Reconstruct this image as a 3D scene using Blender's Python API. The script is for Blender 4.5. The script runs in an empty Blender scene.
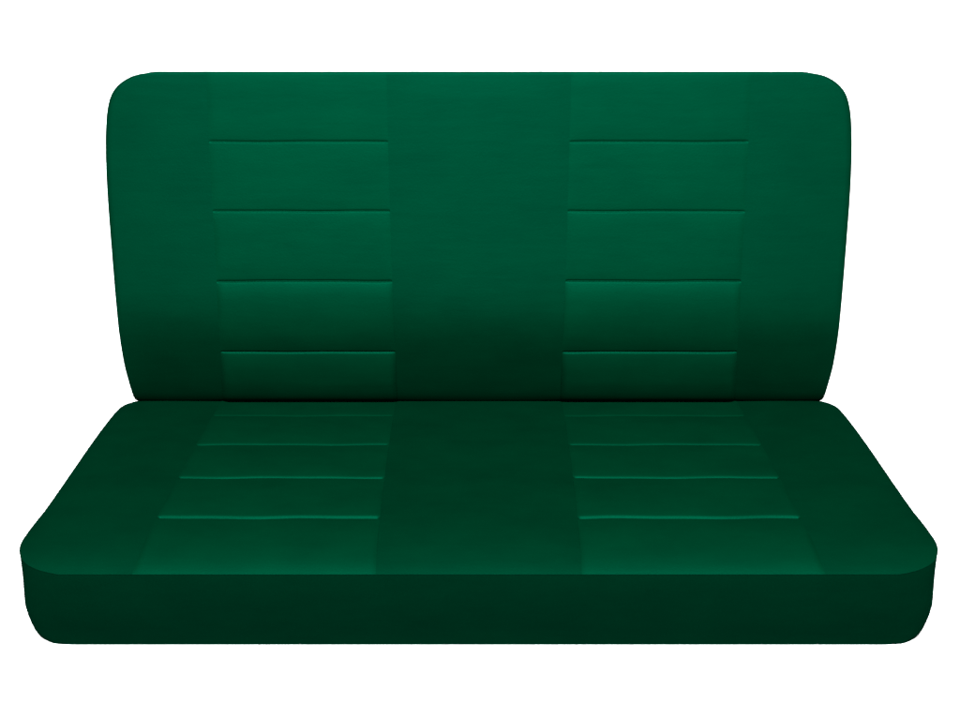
import bpy, math, random
import numpy as np
random.seed(4); rng = np.random.default_rng(4)
scn = bpy.context.scene
COL = scn.collection

# ------------------------------------------------------------------ camera
cam = bpy.data.cameras.new('camera')
cam.sensor_fit = 'HORIZONTAL'; cam.sensor_width = 36.0; cam.lens = 59.66
cam.clip_start = 0.05; cam.clip_end = 200.0
camo = bpy.data.objects.new('camera', cam); COL.objects.link(camo)
camo.location = (0.0022, -2.11688, 1.75083)
camo.rotation_euler = (math.radians(90 - 28.5), 0, 0)
scn.camera = camo

# ------------------------------------------------------------------ world, lamps, exposure
w = bpy.data.worlds.new('World'); scn.world = w; w.use_nodes = True
bg = w.node_tree.nodes['Background']
bg.inputs[0].default_value = (1, 1, 1, 1); bg.inputs[1].default_value = 1.0

def area_lamp(name, loc, target, size, power, spread, color=(1, 1, 1)):
    l = bpy.data.lights.new(name, 'AREA'); l.shape = 'RECTANGLE'
    l.size, l.size_y = size; l.energy = power; l.spread = math.radians(spread); l.color = color
    o = bpy.data.objects.new(name, l); COL.objects.link(o)
    o.location = loc
    d = np.array(target, float) - np.array(loc, float)
    from mathutils import Vector
    o.rotation_euler = Vector(d).to_track_quat('-Z', 'Y').to_euler()
    return o
area_lamp('key_softbox', (0.0, -3.6, 5.4), (0, 0.62, 0.78), (1.5, 1.0), 850, 70)
area_lamp('added_floor_fill', (0.0, 2.9, 3.5), (0, 2.95, 0.0), (12.0, 0.4), 560, 64)  # added unseen fill, burns the floor behind the seat to white
area_lamp('added_rear_floor_fill', (0.0, 8.2, 5.0), (0, 8.6, 0.0), (20.0, 1.5), 3600, 110)  # added as well: keeps the far floor from going grey in side views

scn.view_settings.view_transform = 'Standard'
try: scn.view_settings.look = 'None'
except Exception: pass
scn.view_settings.exposure = 0.0; scn.view_settings.gamma = 1.0
scn.render.resolution_x = 1024; scn.render.resolution_y = 766

# ------------------------------------------------------------------ materials
def nodes(name):
    m = bpy.data.materials.new(name); m.use_nodes = True
    return m, m.node_tree, m.node_tree.nodes['Principled BSDF']

def fabric(name, base, gloss=(0.0, 1.0, 0.52), spec=0.0033, rough=0.56, seed=0.0):
    """Tightly knitted cover cloth: fine weave bump, faint uneven dye."""
    m, nt, b = nodes(name); N, L = nt.nodes, nt.links
    tc = N.new('ShaderNodeTexCoord')
    n1 = N.new('ShaderNodeTexNoise'); n1.inputs['Scale'].default_value = 9; n1.inputs['Detail'].default_value = 8; n1.inputs['Roughness'].default_value = .62
    mp = N.new('ShaderNodeMapping'); mp.inputs['Location'].default_value = (seed, seed * .7, 0)
    mp.inputs['Scale'].default_value = (1.0, 1.6, 1.6)
    L.new(tc.outputs['Object'], mp.inputs[0]); L.new(mp.outputs[0], n1.inputs['Vector'])
    cr = N.new('ShaderNodeMapRange'); cr.inputs['From Min'].default_value = .25; cr.inputs['From Max'].default_value = .75
    cr.inputs['To Min'].default_value = .84; cr.inputs['To Max'].default_value = 1.16
    L.new(n1.outputs['Fac'], cr.inputs['Value'])
    mul = N.new('ShaderNodeVectorMath'); mul.operation = 'SCALE'; mul.inputs[0].default_value = base
    L.new(cr.outputs[0], mul.inputs['Scale']); L.new(mul.outputs[0], b.inputs['Base Color'])
    # weave
    n2 = N.new('ShaderNodeTexNoise'); n2.inputs['Scale'].default_value = 560; n2.inputs['Detail'].default_value = 2
    L.new(tc.outputs['Object'], n2.inputs['Vector'])
    n3 = N.new('ShaderNodeTexNoise'); n3.inputs['Scale'].default_value = 26; n3.inputs['Detail'].default_value = 3
    mp3 = N.new('ShaderNodeMapping'); mp3.inputs['Scale'].default_value = (0.35, 2.2, 2.2)
    L.new(tc.outputs['Object'], mp3.inputs[0]); L.new(mp3.outputs[0], n3.inputs['Vector'])
    b1 = N.new('ShaderNodeBump'); b1.inputs['Strength'].default_value = .5; b1.inputs['Distance'].default_value = .0006
    b2 = N.new('ShaderNodeBump'); b2.inputs['Strength'].default_value = .16; b2.inputs['Distance'].default_value = .002
    L.new(n3.outputs['Fac'], b2.inputs['Height']); L.new(n2.outputs['Fac'], b1.inputs['Height'])
    L.new(b2.outputs[0], b1.inputs['Normal']); L.new(b1.outputs[0], b.inputs['Normal'])
    b.inputs['Roughness'].default_value = 1.0
    b.inputs['Specular IOR Level'].default_value = 0.0
    # dyed fibre sheen: a broad lobe that keeps the colour of the dye
    g = N.new('ShaderNodeBsdfAnisotropic'); g.inputs['Roughness'].default_value = rough
    L.new(b1.outputs[0], g.inputs['Normal'])
    g.inputs['Color'].default_value = tuple(c * spec for c in gloss) + (1,)
    ad = N.new('ShaderNodeAddShader'); out = N['Material Output']
    L.new(b.outputs[0], ad.inputs[0]); L.new(g.outputs[0], ad.inputs[1]); L.new(ad.outputs[0], out.inputs['Surface'])
    return m
BASE = (0.0, 0.00285, 0.00103)
M_plain = fabric('green_cover_cloth', BASE)
M_pleat = fabric('green_pleated_cloth', tuple(c * 1.21 for c in BASE), seed=3.1)
M_thread = fabric('green_thread', (0.0, 0.0072, 0.0036), rough=.5)

m, nt, b = nodes('white_studio_floor')
b.inputs['Roughness'].default_value = .9; b.inputs['Specular IOR Level'].default_value = 0.0
n = nt.nodes.new('ShaderNodeTexNoise'); n.inputs['Scale'].default_value = 3
r = nt.nodes.new('ShaderNodeValToRGB')
r.color_ramp.elements[0].color = (.31, .31, .31, 1); r.color_ramp.elements[1].color = (.325, .325, .325, 1)
nt.links.new(n.outputs['Fac'], r.inputs[0]); nt.links.new(r.outputs[0], b.inputs['Base Color'])
M_floor = m

# ------------------------------------------------------------------ mesh helpers
def mesh_obj(name, verts, faces, mat, parent=None, smooth=True):
    me = bpy.data.meshes.new(name)
    me.from_pydata([tuple(v) for v in verts], [], [tuple(int(i) for i in f) for f in faces])
    me.update(); me.materials.append(mat)
    if smooth: me.polygons.foreach_set('use_smooth', [True] * len(me.polygons))
    o = bpy.data.objects.new(name, me); COL.objects.link(o)
    if parent: o.parent = parent
    return o

def chaikin(pts, n=2):
    p = np.array(pts, float)
    for _ in range(n):
        q = np.empty((2 * len(p) - 2 + 2, 2)); q[0] = p[0]; q[-1] = p[-1]
        a = p[:-1] * .75 + p[1:] * .25; c = p[:-1] * .25 + p[1:] * .75
        body = np.empty((2 * len(a), 2)); body[0::2] = a; body[1::2] = c
        q = np.vstack([p[:1], body, p[-1:]]); p = q
    return p
def curve(pts, n=2):
    p = chaikin(pts, n); return lambda s: np.interp(s, p[:, 0], p[:, 1])

class Profile:
    """side profile of a cushion: marched from a start point with the surface angle given along it"""
    def __init__(self, start, length, els):
        N = 4000; self.s = np.linspace(0, length, N + 1)
        e = np.radians(np.interp((self.s[1:] + self.s[:-1]) / 2, els[0], els[1]))
        d = np.stack([np.sin(e), np.cos(e)], 1) * (length / N)
        self.p = np.vstack([start, np.array(start) + np.cumsum(d, 0)])
        self.e = np.concatenate([e[:1], e])
        self.e = np.convolve(np.pad(self.e, 20, mode='edge'), np.ones(41) / 41, 'valid')
    def at(self, s):
        y = np.interp(s, self.s, self.p[:, 0]); z = np.interp(s, self.s, self.p[:, 1])
        e = np.interp(s, self.s, self.e)
        return y, z, -np.cos(e), np.sin(e)

def rows(total, dense, ends, step=.005):
    pts = list(np.arange(0, total, step)) + [total]
    for g in dense: pts += list(np.arange(g - .012, g + .012, .0006))
    for a, c, st in ends: pts += list(np.arange(a, c, st))
    pts = np.unique(np.round([q for q in pts if 0 <= q <= total], 5))
    keep = [pts[0]]
    for q in pts[1:]:
        if q - keep[-1] > .00028: keep.append(q)
    keep[-1] = total
    return np.array(keep)

def spaced(a, c, n, k=.75):
    """n cells from 0 to 1, finer at both ends"""
    t = np.linspace(0, 1, n + 1); e = .5 - .5 * np.cos(math.pi * t)
    return a + (c - a) * (k * e + (1 - k) * t)

def cushion_face(prof, S, sil, outer, inner, height):
    """returns list of panels: (kind, verts grid) ; shared borders coincide exactly"""
    out = []
    sl, ou, inn = sil(S), outer(S), inner(S)
    B = [-sl, -ou, -inn, inn, ou, sl]
    kinds = ['side', 'pleat', 'centre', 'pleat', 'side']
    cells = [46, 56, 60, 56, 46]
    for k in range(5):
        u = spaced(0, 1, cells[k])
        X = B[k][:, None] * (1 - u) + B[k + 1][:, None] * u
        SS = np.repeat(S[:, None], len(u), 1); U = np.repeat(u[None, :], len(S), 0)
        h = height(kinds[k], X, SS, U, k, sl)
        y, z, ny, nz = prof.at(SS)
        G = np.stack([X, y + ny * h, z + nz * h], -1)
        out.append((kinds[k], G))
    return out

def grid_faces(nr, nc):
    i = np.arange(nr - 1)[:, None] * nc + np.arange(nc - 1)[None, :]
    return np.stack([i, i + 1, i + nc + 1, i + nc], -1).reshape(-1, 4)

def boundary(panels):
    """closed loop round the whole face: front row left>right, right column, back row right>left, left column"""
    first = np.vstack([p[1][0][(0 if k == 0 else 1):] for k, p in enumerate(panels)])
    last = np.vstack([p[1][-1][(0 if k == 0 else 1):] for k, p in enumerate(panels)])
    right = panels[-1][1][1:-1, -1]; left = panels[0][1][1:-1, 0]
    return np.vstack([first, right, last[::-1], left[::-1]])

def loft(rings, cap=True):
    n = len(rings[0]); V = np.vstack(rings); F = []
    for k in range(len(rings) - 1):
        a = k * n; c = a + n
        for i in range(n):
            j = (i + 1) % n
            F.append((a + j, a + i, c + i, c + j))
    if cap:
        ctr = rings[-1].mean(0); V = np.vstack([V, ctr]); a = (len(rings) - 1) * n
        for i in range(n): F.append((a + (i + 1) % n, a + i, len(V) - 1))
    return V, F

def wobble(x, ph, a=.0011):
    return a * (np.sin(x * 24 + ph) + .6 * np.sin(x * 47 + 2.1 * ph))

# ------------------------------------------------------------------ setting
fl = mesh_obj('floor', [(-14, -12, 0), (14, -12, 0), (14, 16, 0), (-14, 16, 0)], [(0, 1, 2, 3)], M_floor)
fl['kind'] = 'structure'

# ------------------------------------------------------------------ bench seat
bench = bpy.data.objects.new('bench_seat', None); COL.objects.link(bench)
bench['label'] = 'dark green cloth covered vehicle bench seat with pleated inserts on white ground'
bench['category'] = 'bench seat'

def build_panels(panels, parent, stitches=()):
    for k, (kind, G) in enumerate(panels):
        nr, nc = G.shape[:2]
        V = G.reshape(-1, 3); F = list(grid_faces(nr, nc))
        nm = {'side': 'side_panel', 'pleat': 'pleated_panel', 'centre': 'centre_panel'}[kind]
        mesh_obj(nm, V, F, M_pleat if kind == 'pleat' else M_plain, parent)

# --- seat cushion
SL = 0.5848
S_prof = Profile((0.0, 0.20073), 0.636,
                 (np.array([0, .04, .10, .2, .4, .7, .93, 1, 1.035, 1.07, 1.0876]) * SL,
                  [65, 73, 80, 87, 92, 95, 98, 99, 104, 125, 150]))
S_sil = curve([(0.0, 0.6875), (0.0037, 0.7061), (0.0085, 0.7223), (0.0162, 0.7378), (0.0263, 0.7500), (0.0412, 0.7590),
               (0.0546, 0.7622), (0.0686, 0.7630), (0.0944, 0.7592), (0.1915, 0.7352), (0.5066, 0.7045), (0.5377, 0.7010),
               (0.566, 0.6962), (0.5848, 0.685), (.602, .662), (.616, .636), (.627, .607), (.636, .570)])
S_out = curve([(0.0, 0.5666), (0.1342, 0.5459), (0.2626, 0.5307), (0.3849, 0.5193), (0.5081, 0.508), (0.5848, 0.5043), (.636, .503)])
S_inn = curve([(0.0, 0.1686), (0.1342, 0.1677), (0.2626, 0.1664), (0.3849, 0.1651), (0.5081, 0.1631), (0.5848, 0.1618), (.636, .161)])
SG = [0.1327, 0.2591, 0.3829, 0.5095]
SGD = [.0036, .0030, .0024, .0016]

def seat_height(kind, X, S, U, k, sl):
    edge = np.clip(1 - (sl[:, None] - np.abs(X)) / .03, 0, 1)
    h = -.004 * edge ** 2.2 * np.clip(S / .09, 0, 1) ** 2
    if kind == 'pleat':
        ax = np.abs(X)
        tuck = np.clip(np.minimum(U, 1 - U) * .38 / .011, 0, 1)
        ease = 1 - (1 - tuck) ** 2
        edges = [0] + SG + [.67]
        for i in range(5):
            a = edges[i] + (wobble(X, i * 1.7) if i else 0); c = edges[i + 1] + (wobble(X, (i + 1) * 1.7) if i < 4 else 0)
            t = np.clip((S - a) / (c - a), 0, 1)
            inside = (S >= a) & (S <= c)
            A = [.0040, .0036, .0030, .0026, .0018][i]
            h = h + inside * A * (1 - np.abs(2 * t - 1) ** [2.2, 3, 3, 3, 3][i]) * (.25 + .75 * ease)
        for i, g in enumerate(SG):
            d = S - g - wobble(X, (i + 1) * 1.7)
            h = h - SGD[i] * np.exp(-(np.abs(d) / .0026) ** 1.5) * np.clip(np.minimum(U, 1 - U) * .38 / .004, 0, 1)
    elif kind == 'centre':
        h = h + .0020 * (1 - (2 * U - 1) ** 2) * np.clip(S / .06, 0, 1)
    else:
        q = U if k == 4 else 1 - U
        h = h + .0022 * np.sin(math.pi * np.clip(q, 0, 1)) * np.clip(S / .06, 0, 1)
    return h
Srows = rows(.636, SG, [(0, .03, .0012), (.58, .636, .0015)])
seat_panels = cushion_face(S_prof, Srows, S_sil, S_out, S_inn, seat_height)
loop = boundary(seat_panels)
rings = [loop.copy()]
lean = math.tan(math.radians(20))
# seam: a shallow tuck just under the top panel, then the band
for q, side, bulge in [(.004, .0004, -.0004), (.02, .0002, .0004), (.05, -.0004, .0014), (.15, -.0022, .0042), (.3, -.0056, .0070), (.45, -.0100, .0085),
                       (.6, -.0142, .0084), (.72, -.0142, .0072), (.82, -.0125, .0056), (.90, -.0100, .0052), (.95, -.0068, .0050), (.98, -.0030, .0050), (.995, .0, .0050), (1.0, .0020, .0046)]:
    R = loop.copy()
    ztop = loop[:, 2]; R[:, 2] = ztop * (1 - q) + .0005 * q
    R[:, 0] = loop[:, 0] * (1 - side / .75)
    R[:, 0] += np.sign(loop[:, 0]) * .022 * max(0, (q - .5) / .5) ** 1.5 * np.exp(-((np.abs(loop[:, 0]) - .705) / .032) ** 2) * (loop[:, 1] < .1)
    wf = np.clip(1 - loop[:, 1] / .16, 0, 1)
    wr = np.clip(loop[:, 1] / .5, 0, 1)
    R[:, 1] = loop[:, 1] + wf * (  .20073 * q * lean - bulge * .8 ) - wr * (.03 * q - bulge)
    rings.append(R)
V, F = loft(rings)
cushion = mesh_obj('seat_cushion', V, F, M_plain, bench)
build_panels(seat_panels, cushion)

# --- backrest
BL = 0.6692
B_prof = Profile((0.58014, 0.19294), BL + .008,
                 (np.array([0, .02, .06, .12, .18, .24, .29, .34, .40, .5, .95, .988, .994, 1, 1.0115]) * BL,
                  [-52, -34, -17, -11, -9, -5, 3, 13, 18, 19, 18.5, 20, 55, 108, 116]))
B_sil = curve([(0.0, .6712), (0.0115, 0.6718), (0.0571, 0.6738), (0.0953, 0.6768), (0.1316, 0.6774), (0.2221, 0.6776), (0.2823, 0.6802),
               (0.3588, 0.6833), (0.4328, 0.6862), (0.4971, 0.6870), (0.5480, 0.6856), (0.5860, 0.6823), (0.6040, 0.6790),
               (0.6240, 0.6730), (0.6405, 0.6615), (0.6537, 0.6435), (0.6614, 0.6245), (0.6650, 0.6090), (.6680, .600), (.6730, .588), (.6770, .576)])
B_out = curve([(0, .4991), (0.0083, 0.4991), (0.1386, 0.4877), (0.2823, 0.4881), (0.4126, 0.4923), (0.54, 0.4954), (0.6692, 0.4963), (.70, .4965)])
B_inn = curve([(0, .159), (0.0083, 0.1590), (0.1386, 0.1576), (0.2823, 0.1615), (0.4126, 0.164), (0.54, 0.1669), (0.6692, 0.1681), (.70, .1682)])
BG = [0.1386, 0.2823, 0.4126, 0.54]
BGD = [.0036, .0030, .0021, .0019]
def back_height(kind, X, S, U, k, sl):
    edge = np.clip(1 - (sl[:, None] - np.abs(X)) / .012, 0, 1)
    h = -.0022 * edge ** 2.4
    if kind == 'pleat':
        ax = np.abs(X)
        ease = 1 - (1 - np.clip(np.minimum(U, 1 - U) * .33 / .013, 0, 1)) ** 2
        edges = [0.0] + BG + [BL]
        for i in range(5):
            a = edges[i] + (wobble(X, i * 2.3 + 5, .0004) if i else 0); c = edges[i + 1] + (wobble(X, (i + 1) * 2.3 + 5, .0004) if i < 4 else 0)
            t = np.clip((S - a) / (c - a), 0, 1)
            A = [.0075, .0034, .0014, .0009, .0008][i]
            puff = 1 - np.abs(2 * t - 1) ** [2.6, 4, 4, 4, 4][i]
            if i == 0: puff = puff + .9 * (1 - t) ** .8 * np.clip(t / .5, 0, 1)
            h = h + ((S >= a) & (S <= c)) * A * puff * (.3 + .7 * ease)
        for i, g in enumerate(BG):
            d = S - g - wobble(X, (i + 1) * 2.3 + 5, .0004)
            h = h - BGD[i] * np.exp(-(np.abs(d) / .0015) ** 1.5) * np.clip(np.minimum(U, 1 - U) * .33 / .003, 0, 1)
    elif kind == 'centre':
        h = h + .0016 * (1 - (2 * U - 1) ** 2) * np.clip((BL - S) / .05, 0, 1)
    else:
        q = U if k == 4 else 1 - U
        h = h + .0010 * np.sin(math.pi * q) * np.clip((BL - S) / .05, 0, 1)
    return h
Brows = rows(BL + .008, BG, [(0, .03, .002), (.645, .678, .0006)])
back_panels = cushion_face(B_prof, Brows, B_sil, B_out, B_inn, back_height)
loop = boundary(back_panels)
rings = [loop.copy()]
cz = .5
def nrm(a): return a / np.linalg.norm(a)
axis = nrm(np.array([0, math.cos(math.radians(16)), -math.sin(math.radians(16))]))   # into the backrest
for dpt, inset in [(.002, .0012), (.006, .0006), (.012, .001), (.03, .004), (.06, .009), (.09, .014), (.115, .022), (.128, .034), (.134, .05)]:
    R = loop.copy()
    c = np.array([0, .57, .5]) ; rel = loop - c
    R = c + rel * np.array([1 - inset / .67, 1, 1 - inset / .33]) + axis * dpt
    # flatten the rear
    f = dpt / .134
    flat = loop[:, 1].copy(); target = .62 + .19 * (loop[:, 2] - .20)
    R[:, 1] = R[:, 1] * (1 - f) + target * f
    # keep the underside clear of the seat
    R[:, 2] -= .055 * f ** .8 * np.clip((loop[:, 2] - .45) / .4, 0, 1)
    R[:, 2] = np.maximum(R[:, 2], .1950)
    rings.append(R)
V, F = loft(rings)
back = mesh_obj('backrest', V, F, M_plain, bench)
build_panels(back_panels, back)

# stitches lying in the grooves of the pleated backrest panels
def stitch_run(prof, g, x0, x1, sign, ph, lift, parent, drop):
    V, F = [], []
    x = x0
    while x < x1:
        ln = .0042 * random.uniform(.85, 1.1)
        pts = []
        for t in np.linspace(0, 1, 4):
            xx = x + ln * t; s = g + wobble(np.array(sign * xx), ph, .0004) - drop
            y, z, ny, nz = prof.at(s); h = lift + .0005 * math.sin(math.pi * t)
            pts.append((sign * xx, float(y + ny * h), float(z + nz * h), float(ny), float(nz)))
        base = len(V); r = .00042
        for (px, py, pz, ny, nz) in pts:
            for a in range(5):
                th = a / 5 * 2 * math.pi
                c, s_ = math.cos(th) * r, math.sin(th) * r
                V.append((px, py + ny * c + nz * s_, pz + nz * c - ny * s_))
        for i in range(3):
            for a in range(5):
                q = base + i * 5 + a; q2 = base + i * 5 + (a + 1) % 5
                F.append((q, q2, q2 + 5, q + 5))
        x += .0062
    return V, F
for sign in (-1, 1):
    for i, g in enumerate(BG):
        V, F = stitch_run(B_prof, g, float(B_inn(g)) + .003, float(B_out(g)) - .004, sign, (i + 1) * 2.3 + 5, -.0004, back, .0016)
        mesh_obj('stitching', V, F, M_thread, back)
